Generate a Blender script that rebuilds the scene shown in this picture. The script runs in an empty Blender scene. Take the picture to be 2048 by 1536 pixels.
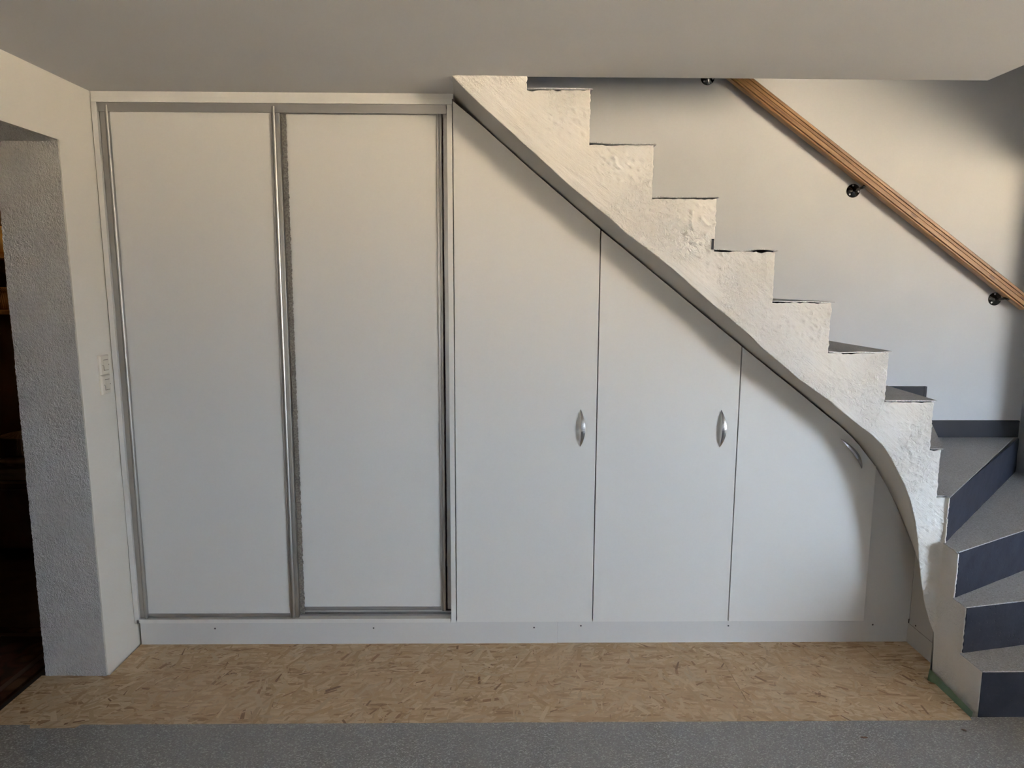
import bpy, bmesh, math, random
from mathutils import Vector, Matrix, noise
import numpy as np

random.seed(7)
S = bpy.context.scene
COL = S.collection

# ------------------------------------------------------------------ camera
FPX, PITCH, YAW, ROLL, HC = 1377.0, 0.14163, -0.014028, 0.00382, 1.55
cam = bpy.data.cameras.new('camera')
cam.sensor_fit = 'HORIZONTAL'; cam.sensor_width = 36.0
cam.lens = FPX / 2048 * 36.0; cam.clip_start = 0.02
camo = bpy.data.objects.new('camera', cam); COL.objects.link(camo)
_f0 = Vector((-math.sin(YAW), math.cos(YAW), 0)); _r0 = Vector((math.cos(YAW), math.sin(YAW), 0)); _u0 = Vector((0, 0, 1))
_f = _f0 * math.cos(PITCH) - _u0 * math.sin(PITCH); _u = _u0 * math.cos(PITCH) + _f0 * math.sin(PITCH)
_r = _r0 * math.cos(ROLL) + _u * math.sin(ROLL); _u = _u * math.cos(ROLL) - _r0 * math.sin(ROLL)
camo.matrix_world = Matrix(((_r.x, _u.x, -_f.x, 0), (_r.y, _u.y, -_f.y, 0), (_r.z, _u.z, -_f.z, HC), (0, 0, 0, 1)))
S.camera = camo

# ------------------------------------------------------------------ daylight: sky and sunlit ground seen through the window
WINS = [(3.75, 5.15, 0.85, 2.05), (-0.10, 0.10, 0.85, 2.05)]      # window and added narrow fill window behind the viewer: x0, x1, sill, head
XR, XA, YR = 2.80, 5.6, -2.3                         # stairwell side wall, far right wall, wall behind the viewer
world = bpy.data.worlds.new('daylight'); S.world = world
world.use_nodes = True
nt = world.node_tree; nt.nodes.clear()
tc = nt.nodes.new('ShaderNodeTexCoord'); sp = nt.nodes.new('ShaderNodeSeparateXYZ')
mr = nt.nodes.new('ShaderNodeMapRange'); mr.inputs['From Min'].default_value = -1; mr.inputs['From Max'].default_value = 1
rp = nt.nodes.new('ShaderNodeValToRGB'); bg = nt.nodes.new('ShaderNodeBackground'); ow = nt.nodes.new('ShaderNodeOutputWorld')
els = rp.color_ramp.elements
els[0].position = 0.0; els[0].color = (4.2, 3.5, 2.7, 1)
els[1].position = 1.0; els[1].color = (0.30, 0.56, 1.0, 1)
for pos, c in ((0.43, (2.1, 1.68, 1.18, 1)), (0.487, (0.97, 0.79, 0.565, 1)), (0.513, (0.74, 0.85, 1.0, 1)), (0.65, (0.55, 0.75, 1.0, 1))):
    e = els.new(pos); e.color = c
bg.inputs['Strength'].default_value = 55.0
for a, b in ((tc.outputs['Generated'], sp.inputs[0]), (sp.outputs['Z'], mr.inputs['Value']), (mr.outputs[0], rp.inputs[0]),
             (rp.outputs[0], bg.inputs['Color']), (bg.outputs[0], ow.inputs[0])):
    nt.links.new(a, b)
for x0, x1, z0, z1 in WINS:
    pl = bpy.data.lights.new('window_portal', 'AREA'); pl.shape = 'RECTANGLE'
    pl.size = x1 - x0; pl.size_y = z1 - z0; pl.cycles.is_portal = True
    po = bpy.data.objects.new('window_portal', pl); COL.objects.link(po)
    po.location = ((x0 + x1) / 2, YR - 0.20, (z0 + z1) / 2)
    po.rotation_euler = (math.pi / 2, 0, math.pi)        # faces +Y, into the room
sun = bpy.data.lights.new('sun', 'SUN'); sun.energy = 330.0; sun.color = (1.0, 0.85, 0.64); sun.angle = math.radians(0.53)
so = bpy.data.objects.new('sun', sun); COL.objects.link(so)
so.rotation_euler = Vector((-0.30, 0.70, -0.72)).to_track_quat('-Z', 'Y').to_euler()      # from behind the viewer, onto the floor under the windows
wl = bpy.data.lights.new('side_room_lamp_light', 'POINT'); wl.energy = 3.0; wl.color = (1.0, 0.62, 0.28); wl.shadow_soft_size = 0.06
wo = bpy.data.objects.new('side_room_lamp_light', wl); COL.objects.link(wo); wo.location = (-2.5, 3.85, 2.02)

S.cycles.max_bounces = 5; S.cycles.diffuse_bounces = 5; S.cycles.glossy_bounces = 2; S.cycles.transmission_bounces = 0; S.cycles.caustics_reflective = False; S.cycles.caustics_refractive = False
vs = S.view_settings
vs.view_transform = 'Standard'; vs.look = 'None'; vs.exposure = 0.0; vs.gamma = 1.0; vs.use_curve_mapping = False

# ------------------------------------------------------------------ materials
def mat(name, col, rough=0.5, metal=0.0, spec=0.5):
    m = bpy.data.materials.new(name); m.use_nodes = True
    b = m.node_tree.nodes['Principled BSDF']
    b.inputs['Base Color'].default_value = (*col, 1); b.inputs['Roughness'].default_value = rough
    b.inputs['Metallic'].default_value = metal; b.inputs['Specular IOR Level'].default_value = spec
    return m
def N(m, t, **kw):
    n = m.node_tree.nodes.new('ShaderNode' + t)
    for k, v in kw.items():
        if k in n.inputs: n.inputs[k].default_value = v
        else: setattr(n, k, v)
    return n
def L(m, a, b): m.node_tree.links.new(a, b)
def B(m): return m.node_tree.nodes['Principled BSDF']
def coords(m, scale=(1, 1, 1), rot=(0, 0, 0)):
    t = N(m, 'TexCoord'); mp = N(m, 'Mapping'); mp.inputs['Scale'].default_value = scale; mp.inputs['Rotation'].default_value = rot
    L(m, t.outputs['Object'], mp.inputs['Vector']); return mp.outputs['Vector']
def ramp(m, fac, stops, interp='LINEAR'):
    r = N(m, 'ValToRGB'); e = r.color_ramp.elements; r.color_ramp.interpolation = interp
    e[0].position, e[0].color = stops[0][0], (*stops[0][1], 1)
    e[1].position, e[1].color = stops[-1][0], (*stops[-1][1], 1)
    for p, c in stops[1:-1]:
        k = e.new(p); k.color = (*c, 1)
    L(m, fac, r.inputs[0]); return r.outputs[0]
def mottled(m, c1, c2, scale, detail=2, lo=0.35, hi=0.65):
    n = N(m, 'TexNoise', Scale=scale, Detail=detail); L(m, coords(m), n.inputs['Vector'])
    L(m, ramp(m, n.outputs[0], [(lo, c1), (hi, c2)]), B(m).inputs['Base Color'])
def bump(m, height, strength, dist, prev=None):
    b = N(m, 'Bump', Strength=strength, Distance=dist); L(m, height, b.inputs['Height'])
    if prev is not None: L(m, prev, b.inputs['Normal'])
    L(m, b.outputs[0], B(m).inputs['Normal']); return b.outputs[0]
def noise_h(m, scale, detail=5, rough=0.6, vec=None, dist=0.0):
    n = N(m, 'TexNoise', Scale=scale, Detail=detail, Roughness=rough, Distortion=dist)
    L(m, vec if vec is not None else coords(m), n.inputs['Vector']); return n.outputs[0]

M = {}
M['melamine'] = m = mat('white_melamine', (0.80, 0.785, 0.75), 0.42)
M['plinth'] = mat('shade_toned_melamine', (0.70, 0.69, 0.67), 0.5)  # melamine darkened to paint in shade on plinths, closing and return panels
M['wall'] = m = mat('white_wall_paint', (0.70, 0.695, 0.68), 0.75, spec=0.3)
mottled(m, (0.635, 0.645, 0.65), (0.665, 0.673, 0.68), 3.0); pass
M['leftwall'] = m = mat('cream_wall_paint', (0.83, 0.79, 0.70), 0.7, spec=0.3)
mottled(m, (0.87, 0.83, 0.75), (0.90, 0.865, 0.79), 2.0); pass
M['ceiling'] = m = mat('ceiling_paint', (0.80, 0.78, 0.75), 0.8, spec=0.2)
mottled(m, (0.85, 0.83, 0.80), (0.88, 0.865, 0.84), 1.7)

# grey roughcast of the door reveal
M['stucco'] = m = mat('grey_stucco', (0.50, 0.485, 0.465), 0.85, spec=0.2)
mottled(m, (0.58, 0.56, 0.53), (0.62, 0.60, 0.57), 9)
n1 = noise_h(m, 75, 2, 0.5, vec=coords(m, (1, 1, 0.55)), dist=1.6)
h1 = ramp(m, n1, [(0.38, (0, 0, 0)), (0.5, (0.9, 0.9, 0.9)), (0.64, (0.25, 0.25, 0.25))])
bump(m, noise_h(m, 260, 3), 0.2, 0.004, bump(m, h1, 0.75, 0.006))
# rough painted concrete of the stair
M['concrete'] = m = mat('painted_concrete', (0.80, 0.765, 0.70), 0.75, spec=0.3)
mottled(m, (0.87, 0.83, 0.765), (0.90, 0.88, 0.84), 6, 6)
v = coords(m, (1, 1, 1), (0, math.radians(-38), 0))
mp2 = N(m, 'Mapping'); mp2.inputs['Scale'].default_value = (5, 5, 34); L(m, v, mp2.inputs['Vector'])
s1 = noise_h(m, 3.0, 6, 0.62, vec=mp2.outputs[0], dist=0.7)
hb = bump(m, s1, 0.36, 0.010)
lump = ramp(m, noise_h(m, 55, 4, 0.6, dist=1.0), [(0.44, (0, 0, 0)), (0.58, (1, 1, 1))])
msk = ramp(m, noise_h(m, 4.5, 3, 0.5), [(0.46, (0.08, 0.08, 0.08)), (0.6, (1, 1, 1))])
mm = N(m, 'Math', operation='MULTIPLY'); L(m, lump, mm.inputs[0]); L(m, msk, mm.inputs[1])
hb = bump(m, mm.outputs[0], 0.6, 0.007, hb)
bump(m, noise_h(m, 230, 4), 0.25, 0.003, hb)
M['soffit'] = m = mat('smooth_soffit_paint', (0.78, 0.755, 0.70), 0.6); bump(m, noise_h(m, 9, 3), 0.15, 0.01)
# vinyl with light flecks
def vinyl(name, base, fleck, amount, rough=0.5):
    m = mat(name, base, rough, spec=0.5)
    v = N(m, 'TexVoronoi', Scale=380.0); v.feature = 'F1'; v.inputs['Randomness'].default_value = 1.0
    L(m, coords(m, (0.62, 1, 1)), v.inputs['Vector'])
    sc = N(m, 'SeparateColor'); L(m, v.outputs['Color'], sc.inputs[0])
    f = ramp(m, sc.outputs[0], [(0.0, (0, 0, 0)), (1 - amount, (0, 0, 0)), (1 - amount + 0.12, (1, 1, 1))])
    n = noise_h(m, 5, 6); base2 = tuple(c * 0.84 for c in base)
    bc = ramp(m, n, [(0.3, base2), (0.7, base)])
    d = ramp(m, sc.outputs[1], [(0.0, tuple(c * 0.6 for c in (1, 1, 1))), (0.3, (1, 1, 1))])
    mu = N(m, 'MixRGB', blend_type='MULTIPLY'); mu.inputs[0].default_value = 1; L(m, bc, mu.inputs[1]); L(m, d, mu.inputs[2])
    mx = N(m, 'MixRGB'); L(m, f, mx.inputs[0]); L(m, mu.outputs[0], mx.inputs[1]); mx.inputs[2].default_value = (*fleck, 1)
    L(m, mx.outputs[0], B(m).inputs['Base Color'])
    bump(m, noise_h(m, 300, 2), 0.05, 0.002); return m
M['vinyl'] = vinyl('grey_flecked_vinyl', (0.235, 0.235, 0.235), (0.46, 0.47, 0.47), 0.22)
M['tread'] = vinyl('grey_tread_vinyl', (0.60, 0.605, 0.61), (0.75, 0.77, 0.79), 0.20, 0.33)
M['vinyl_edge'] = mat('vinyl_underside', (0.10, 0.10, 0.10), 0.8)
# dark blue riser paint with pinholes
M['riser'] = m = mat('dark_blue_paint', (0.02, 0.026, 0.045), 0.65, spec=0.15)
pn = noise_h(m, 95, 2, 0.5); ph = ramp(m, pn, [(0.27, (0, 0, 0)), (0.33, (1, 1, 1))])
mx = N(m, 'MixRGB'); L(m, ph, mx.inputs[0]); mx.inputs[1].default_value = (0.006, 0.007, 0.012, 1)
L(m, ramp(m, noise_h(m, 14, 5), [(0.35, (0.014, 0.019, 0.034)), (0.68, (0.020, 0.027, 0.046))]), mx.inputs[2])
scr = N(m, 'MixRGB'); L(m, ramp(m, noise_h(m, 3, 5, 0.7, vec=coords(m, (3, 3, 22))), [(0.71, (0, 0, 0)), (0.79, (0.5, 0.5, 0.5))]), scr.inputs[0])
L(m, mx.outputs[0], scr.inputs[1]); scr.inputs[2].default_value = (0.30, 0.30, 0.31, 1)
L(m, scr.outputs[0], B(m).inputs['Base Color'])
bump(m, noise_h(m, 40, 4), 0.2, 0.004, bump(m, ph, 0.5, 0.004))
M['skirt'] = m = mat('dark_blue_skirting', (0.02, 0.025, 0.036), 0.55, spec=0.2); mottled(m, (0.014, 0.018, 0.027), (0.020, 0.025, 0.036), 8)
# chipboard
M['osb'] = m = mat('oriented_strand_board', (0.42, 0.29, 0.16), 0.65, spec=0.3)
def strands(rot, sx, sy, seed):
    v = coords(m, (sx, sy, 1), (0, 0, rot)); vo = N(m, 'TexVoronoi', Scale=1.0)
    ad = N(m, 'VectorMath', operation='ADD'); ad.inputs[1].default_value = (seed, seed * 1.7, 0); L(m, v, ad.inputs[0])
    dn = N(m, 'TexNoise', Scale=1.3, Detail=2.0); L(m, ad.outputs[0], dn.inputs['Vector'])
    md = N(m, 'MixRGB', blend_type='LINEAR_LIGHT'); md.inputs[0].default_value = 0.35; L(m, ad.outputs[0], md.inputs[1]); L(m, dn.outputs[1], md.inputs[2])
    L(m, md.outputs[0], vo.inputs['Vector']); s = N(m, 'SeparateColor'); L(m, vo.outputs['Color'], s.inputs[0]); return s
a1, a2, a3 = strands(0.75, 14, 60, 3.1), strands(-0.6, 15, 70, 8.4), strands(1.45, 17, 75, 15.2)
pal = [(0.0, (0.30, 0.19, 0.105)), (0.12, (0.46, 0.32, 0.19)), (0.45, (0.56, 0.41, 0.255)), (0.8, (0.62, 0.475, 0.31)), (1.0, (0.69, 0.55, 0.38))]
c1, c2, c3 = ramp(m, a1.outputs[0], pal), ramp(m, a2.outputs[0], pal), ramp(m, a3.outputs[0], pal)
x1 = N(m, 'MixRGB'); L(m, ramp(m, a2.outputs[1], [(0.48, (0, 0, 0)), (0.52, (1, 1, 1))]), x1.inputs[0]); L(m, c1, x1.inputs[1]); L(m, c2, x1.inputs[2])
x2 = N(m, 'MixRGB'); L(m, ramp(m, a3.outputs[1], [(0.64, (0, 0, 0)), (0.68, (1, 1, 1))]), x2.inputs[0]); L(m, x1.outputs[0], x2.inputs[1]); L(m, c3, x2.inputs[2])
fg = N(m, 'MixRGB', blend_type='MULTIPLY'); fg.inputs[0].default_value = 0.55
L(m, ramp(m, noise_h(m, 6, 6, 0.7, vec=coords(m, (9, 60, 1), (0, 0, 0.7))), [(0.35, (0.72, 0.68, 0.62)), (0.6, (1.05, 1.05, 1.05))]), fg.inputs[2])
L(m, x2.outputs[0], fg.inputs[1]); L(m, fg.outputs[0], B(m).inputs['Base Color'])
bump(m, a1.outputs[2], 0.1, 0.002)
M['flake'] = m = mat('wood_flake', (0.4, 0.27, 0.15), 0.65, spec=0.3)
at_ = N(m, 'Attribute'); at_.attribute_name = 'flake_colour'
gx = N(m, 'MixRGB', blend_type='MULTIPLY'); gx.inputs[0].default_value = 0.5; L(m, at_.outputs['Color'], gx.inputs[1])
L(m, ramp(m, noise_h(m, 5, 5, vec=coords(m, (30, 90, 1), (0, 0, 0.6))), [(0.35, (0.7, 0.68, 0.64)), (0.62, (1, 1, 1))]), gx.inputs[2])
L(m, gx.outputs[0], B(m).inputs['Base Color'])
# metals
M['alu'] = m = mat('brushed_aluminium', (0.62, 0.61, 0.59), 0.38, 1.0)
M['alu_h'] = m = mat('matt_aluminium_track', (0.52, 0.51, 0.50), 0.45, 0.9)
M['handle'] = mat('satin_nickel', (0.44, 0.44, 0.44), 0.26, 1.0)
M['black'] = mat('black_enamel', (0.006, 0.007, 0.007), 0.16)
M['steel'] = mat('steel_screw', (0.72, 0.71, 0.70), 0.35, 0.8)
M['dark'] = mat('dark_gap', (0.012, 0.012, 0.012), 0.8)
M['splinter'] = mat('brown_splinter', (0.10, 0.055, 0.035), 0.8)
M['capgrey'] = mat('grey_screw_hole_gap_shade', (0.07, 0.07, 0.07), 0.7)
M['brush'] = m = mat('grey_brush_pile', (0.16, 0.15, 0.135), 0.95, spec=0.1); mottled(m, (0.10, 0.095, 0.085), (0.22, 0.21, 0.19), 150, 3)
# pine handrail
M['pine'] = m = mat('oiled_pine', (0.42, 0.23, 0.10), 0.42)
g = noise_h(m, 3.0, 6, 0.55, vec=coords(m, (1.1, 28, 28)), dist=0.6)
c = ramp(m, g, [(0.30, (0.14, 0.066, 0.022)), (0.48, (0.25, 0.13, 0.048)), (0.66, (0.37, 0.21, 0.088))])
kn = N(m, 'TexVoronoi', Scale=1.0); L(m, coords(m, (6.5, 22, 22)), kn.inputs['Vector'])
mx = N(m, 'MixRGB'); L(m, ramp(m, kn.outputs[0], [(0.10, (0.85, 0.85, 0.85)), (0.17, (0, 0, 0))]), mx.inputs[0]); L(m, c, mx.inputs[1]); mx.inputs[2].default_value = (0.10, 0.04, 0.015, 1)
L(m, mx.outputs[0], B(m).inputs['Base Color'])
M['green'] = m = mat('green_masking_tape', (0.16, 0.30, 0.17), 0.6); mottled(m, (0.11, 0.175, 0.11), (0.17, 0.25, 0.16), 12)
M['switch'] = mat('ivory_switch_plastic', (0.80, 0.75, 0.65), 0.35)
M['slot'] = mat('switch_shadow_gap', (0.16, 0.13, 0.10), 0.8)
# side room
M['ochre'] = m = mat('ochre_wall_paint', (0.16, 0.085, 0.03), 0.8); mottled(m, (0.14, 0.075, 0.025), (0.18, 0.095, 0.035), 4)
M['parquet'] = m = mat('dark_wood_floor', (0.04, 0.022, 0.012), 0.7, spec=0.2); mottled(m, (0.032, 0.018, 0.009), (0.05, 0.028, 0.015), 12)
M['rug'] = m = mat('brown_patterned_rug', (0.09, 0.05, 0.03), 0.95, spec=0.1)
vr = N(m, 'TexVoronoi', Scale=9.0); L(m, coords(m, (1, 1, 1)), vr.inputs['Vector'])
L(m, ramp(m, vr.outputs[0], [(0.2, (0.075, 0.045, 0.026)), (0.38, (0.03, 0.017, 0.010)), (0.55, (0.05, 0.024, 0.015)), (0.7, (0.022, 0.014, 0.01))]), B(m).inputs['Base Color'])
M['rug_edge'] = mat('rug_border', (0.05, 0.03, 0.02), 0.95)
M['walnut'] = m = mat('dark_stained_wood', (0.045, 0.026, 0.015), 0.45); mottled(m, (0.035, 0.02, 0.011), (0.06, 0.035, 0.02), 10)
M['oakshelf'] = m = mat('oak_shelf_wood', (0.36, 0.20, 0.08), 0.5); mottled(m, (0.30, 0.16, 0.06), (0.42, 0.24, 0.10), 14)
M['brass'] = mat('aged_brass', (0.72, 0.44, 0.14), 0.33, 0.9)
M['wicker'] = m = mat('dark_wicker', (0.13, 0.08, 0.045), 0.8)
w = N(m, 'TexWave', Scale=40.0); L(m, coords(m), w.inputs['Vector']); bump(m, w.outputs[1], 0.5, 0.006)
M['wickerl'] = m = mat('brown_wicker', (0.30, 0.17, 0.08), 0.8)
w = N(m, 'TexWave', Scale=40.0); L(m, coords(m), w.inputs['Vector']); bump(m, w.outputs[1], 0.5, 0.006)
M['cloth'] = m = mat('brown_grey_cloth', (0.16, 0.12, 0.09), 0.9); mottled(m, (0.13, 0.10, 0.07), (0.19, 0.145, 0.11), 20)
M['paper'] = mat('old_paper', (0.22, 0.18, 0.13), 0.9)
M['cardboard'] = mat('brown_cardboard', (0.11, 0.065, 0.035), 0.8)
M['upvc'] = mat('white_window_frame', (0.8, 0.8, 0.8), 0.35)

# ------------------------------------------------------------------ builders
def link(name, me, m, parent=None, smooth=False):
    o = bpy.data.objects.new(name, me); COL.objects.link(o)
    if m is not None: me.materials.append(M[m] if isinstance(m, str) else m)
    if smooth:
        for p in me.polygons: p.use_smooth = True
    if parent is not None:
        o.parent = parent
        o.matrix_parent_inverse = Matrix.Translation(-parent.location)
    return o
def from_bm(name, bm, m, parent=None, smooth=False, bevel=0.0):
    if bevel:
        bmesh.ops.bevel(bm, geom=[e for e in bm.edges], offset=bevel, segments=2, affect='EDGES', profile=0.6)
    bmesh.ops.recalc_face_normals(bm, faces=bm.faces)
    me = bpy.data.meshes.new(name); bm.to_mesh(me); bm.free()
    return link(name, me, m, parent, smooth)
def bx(bm, x0, x1, y0, y1, z0, z1):
    v = [bm.verts.new(p) for p in ((x0, y0, z0), (x1, y0, z0), (x1, y1, z0), (x0, y1, z0), (x0, y0, z1), (x1, y0, z1), (x1, y1, z1), (x0, y1, z1))]
    for f in ((0, 3, 2, 1), (4, 5, 6, 7), (0, 1, 5, 4), (1, 2, 6, 5), (2, 3, 7, 6), (3, 0, 4, 7)):
        bm.faces.new([v[i] for i in f])
    return v
def box(name, x0, x1, y0, y1, z0, z1, m, parent=None, bevel=0.0):
    bm = bmesh.new(); bx(bm, x0, x1, y0, y1, z0, z1); return from_bm(name, bm, m, parent, bevel=bevel)
def boxes(name, lst, m, parent=None):
    bm = bmesh.new()
    for b in lst: bx(bm, *b)
    return from_bm(name, bm, m, parent)
def prism(bm, pts, axis, a, b):
    """closed polygon pts in the plane across axis, extruded from a to b"""
    def P(p, t): return {'x': (t, p[0], p[1]), 'y': (p[0], t, p[1]), 'z': (p[0], p[1], t)}[axis]
    A = [bm.verts.new(P(p, a)) for p in pts]; Bv = [bm.verts.new(P(p, b)) for p in pts]
    bm.faces.new(A); bm.faces.new(Bv[::-1])
    n = len(pts)
    for i in range(n): bm.faces.new((A[i], A[(i + 1) % n], Bv[(i + 1) % n], Bv[i]))
def slab(name, pts, axis, a, b, m, parent=None, bevel=0.0, smooth=False):
    bm = bmesh.new(); prism(bm, pts, axis, a, b)
    return from_bm(name, bm, m, parent, smooth, bevel)
def lathe(bm, prof, c, axis=Vector((0, 0, 1)), n=24):
    q = Vector((0, 0, 1)).rotation_difference(axis); rings = []
    for r, h in prof:
        rings.append([bm.verts.new(Vector(c) + q @ Vector((r * math.cos(t * 2 * math.pi / n), r * math.sin(t * 2 * math.pi / n), h))) for t in range(n)])
    for a, b in zip(rings, rings[1:]):
        for i in range(n): bm.faces.new((a[i], a[(i + 1) % n], b[(i + 1) % n], b[i]))
    if prof[0][0] > 1e-6: bm.faces.new(rings[0][::-1])
    if prof[-1][0] > 1e-6: bm.faces.new(rings[-1])
def tube(bm, pts, r, n=10):
    pts = [Vector(p) for p in pts]; rings = []
    for i, p in enumerate(pts):
        d = (pts[min(i + 1, len(pts) - 1)] - pts[max(i - 1, 0)]).normalized()
        a = d.orthogonal().normalized() if i == 0 else (rings_a - rings_a.dot(d) * d).normalized()
        rings_a = a; b = d.cross(a)
        rings.append([bm.verts.new(p + r * (math.cos(t * 2 * math.pi / n) * a + math.sin(t * 2 * math.pi / n) * b)) for t in range(n)])
    for a, b in zip(rings, rings[1:]):
        for i in range(n): bm.faces.new((a[i], a[(i + 1) % n], b[(i + 1) % n], b[i]))
    bm.faces.new(rings[0][::-1]); bm.faces.new(rings[-1])
def empty(name, loc): 
    o = bpy.data.objects.new(name, None); COL.objects.link(o); o.location = loc; o.empty_display_size = 0.1; return o
def tag(o, label=None, cat=None, group=None, kind=None):
    if label: o['label'] = label
    if cat: o['category'] = cat
    if group: o['group'] = group
    if kind: o['kind'] = kind
    return o
def face_dir(o, d):
    """make an open sheet face the given way"""
    n = Vector((0, 0, 0))
    for p in o.data.polygons: n += p.normal * p.area
    if n.dot(Vector(d)) < 0: o.data.flip_normals()
def struct(o, label, cat): return tag(o, label, cat, kind='structure')

# ------------------------------------------------------------------ the setting
CZ, YB, XL = 2.287, 3.62, -1.578                 # ceiling, wall behind the stair, left wall
JY, WT = 2.59, 0.24                              # door jamb, thickness of the left wall
OY, OX, OYF = 2.58, 1.741, 1.30                  # stair opening in the ceiling
TOP = 4.7
STUB, BEAM, LOWX, LOWH = 3.15, 2.10, 2.26, 0.62

fl = struct(box('floor', XL - WT, XA, YR, YB, -0.16, -0.018, 'vinyl_edge'), 'floor under the stair with bare chipboard and grey vinyl in front', 'floor')
# bare strand board, cut into sheets with open joints
def board(pts): return slab('osb_panel', pts, 'z', -0.018, 0.0, 'osb', fl)
board([(XL - 0.262, 2.30), (XL - 0.262, JY - 0.004), (XL + 0.008, JY - 0.004), (XL + 0.008, 2.86), (0.9255, 2.86), (0.9245, 2.20), (-1.80, 2.20)])
board([(0.9265, 2.20), (0.9275, 2.86), (1.5605, 2.86), (1.578, 2.672), (1.80, 2.676), (1.80, 2.56), (1.722, 2.552), (1.694, 2.550), (1.697, 2.525), (1.712, 2.50), (1.706, 2.26), (1.66, 2.20)])
board([(1.5632, 2.86), (1.80, 2.86), (1.80, 2.6795), (1.5805, 2.6755)])
# grey vinyl, torn at its cut edge
edge = []
rnd = random.Random(3)
x = -1.84
while x < 1.70:
    y = 2.268 + 0.002 * noise.noise((x * 9, 0, 0))
    if -1.668 < x < -1.50: y = 2.249 + 0.004 * noise.noise((x * 30, 2, 0))
    edge.append((x, y)); x += 0.012
edge += [(1.70, 2.268), (1.705, 2.287), (XR, 2.287), (XR, 3.3), (XA, 3.3)]
slab('vinyl_sheet', [(XA, YR), (-1.84, YR)] + edge, 'z', 0.0, 0.003, 'vinyl', fl)
# individual long flakes of the board surface
bm = bmesh.new(); lay = bm.loops.layers.float_color.new('flake_colour')
cols = [(0.26, 0.15, 0.085), (0.32, 0.19, 0.11), (0.22, 0.125, 0.07), (0.54, 0.395, 0.245), (0.60, 0.46, 0.30), (0.54, 0.39, 0.235), (0.66, 0.52, 0.35), (0.49, 0.345, 0.20)]
for i in range(2600):
    px, py = rnd.uniform(-1.83, 1.72), rnd.uniform(2.27, 2.82)
    if px < XL + 0.06 and py > JY - 0.06: continue
    if py > 2.66 and px > 1.48: continue
    dark = rnd.random() < 0.10
    ln = (0.03 + 0.075 * rnd.random() ** 1.6) * (0.65 if dark else 1); wd = min(ln * rnd.uniform(0.10, 0.30), 0.020)
    if i % 9 == 0: ln, wd = rnd.uniform(0.008, 0.03), rnd.uniform(0.0012, 0.0028)
    mainang = 0.95 if px < 0.5 else 2.2
    a = rnd.gauss(mainang, 0.5) if rnd.random() < 0.6 else rnd.uniform(0, math.pi)
    ca, sa = math.cos(a), math.sin(a); z = 0.0002 + 0.0007 * rnd.random()
    sk = rnd.uniform(-0.4, 0.4) * wd; tp = rnd.uniform(0.35, 1.0)
    q = [(-ln, -wd), (ln, -wd * tp + sk), (ln * rnd.uniform(0.8, 1), wd * tp + sk), (-ln * rnd.uniform(0.8, 1), wd)]
    vv = []
    for u, w_ in q:
        X, Y = px + 0.5 * (u * ca - w_ * sa), py + 0.5 * (u * sa + w_ * ca)
        vv.append(bm.verts.new((min(max(X, -1.83), 1.69), min(max(Y, 2.2), 2.82), z)))
    try: f = bm.faces.new(vv)
    except ValueError: continue
    if i % 9 == 0: dark = True
    cc = cols[rnd.randrange(0, 3)] if dark else cols[rnd.randrange(3, 8)]
    j = rnd.uniform(0.88, 1.08)
    for lp in f.loops: lp[lay] = (cc[0] * j, cc[1] * j, cc[2] * j, 1)
tag(from_bm('wood_flakes', bm, 'flake', fl), kind='stuff')

# left wall: solid beside the doorway, lintel above it, solid again nearer the camera; leans out a little at the top
LEAN = 0.007
def wallL(lst, name, m, parent=None):
    o = boxes(name, lst, m, parent)
    for v in o.data.vertices:
        if v.co.x > XL - 0.05: v.co.x -= LEAN * v.co.z
    return o
DH = 2.063
wleft = struct(wallL([(XL - WT, XL, JY, YB, -0.02, TOP), (XL - WT, XL, 1.76, JY, DH, TOP), (XL - WT, XL, YR, 1.76, -0.02, TOP)], 'wall_left', 'leftwall'),
               'cream painted wall with an open doorway at the left', 'wall')
# grey stucco lining of the doorway
def lining(name, fn, nu, nv):
    bm = bmesh.new(); g = []
    for i in range(nu + 1):
        g.append([bm.verts.new(fn(i / nu, j / nv)) for j in range(nv + 1)])
    for i in range(nu):
        for j in range(nv): bm.faces.new((g[i][j], g[i + 1][j], g[i + 1][j + 1], g[i][j + 1]))
    return from_bm(name, bm, 'stucco', wleft, smooth=True)
def rgh(a, b, s):
    q = abs(noise.noise((a * 75 + 3 * noise.noise((b * 9, a * 9, s)), b * 52, s))); w_ = noise.noise((a * 150, b * 120, s + 2))
    return -0.0060 * max(0, 0.34 - q) + 0.0020 * w_ + 0.0016 * noise.noise((a * 38, b * 22, s)) + 0.003 * noise.noise((a * 6, b * 3, s + 4))
def jamb(u, v):
    z = v * (DH + 0.002); x = XL - WT - 0.004 + u * (WT + 0.0035) - u * LEAN * z
    e = 0.004 * noise.noise((z * 7, 3, u)) if u in (0, 1) else 0
    return (x + min(e, 0), JY - 0.006 + rgh(x, z, 1), z)
lining('door_reveal', jamb, 84, 560)
def soff(u, v):
    x = XL - WT - 0.004 + u * (WT + 0.003) - u * LEAN * DH; y = 1.766 + v * (JY - 1.766)
    return (x, y, DH - 0.006 + rgh(x, y, 9))
lining('door_reveal', soff, 70, 240)
box('door_reveal', XL - WT - 0.004, XL, 1.76, 1.766, 0, DH, 'stucco', wleft)

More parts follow.
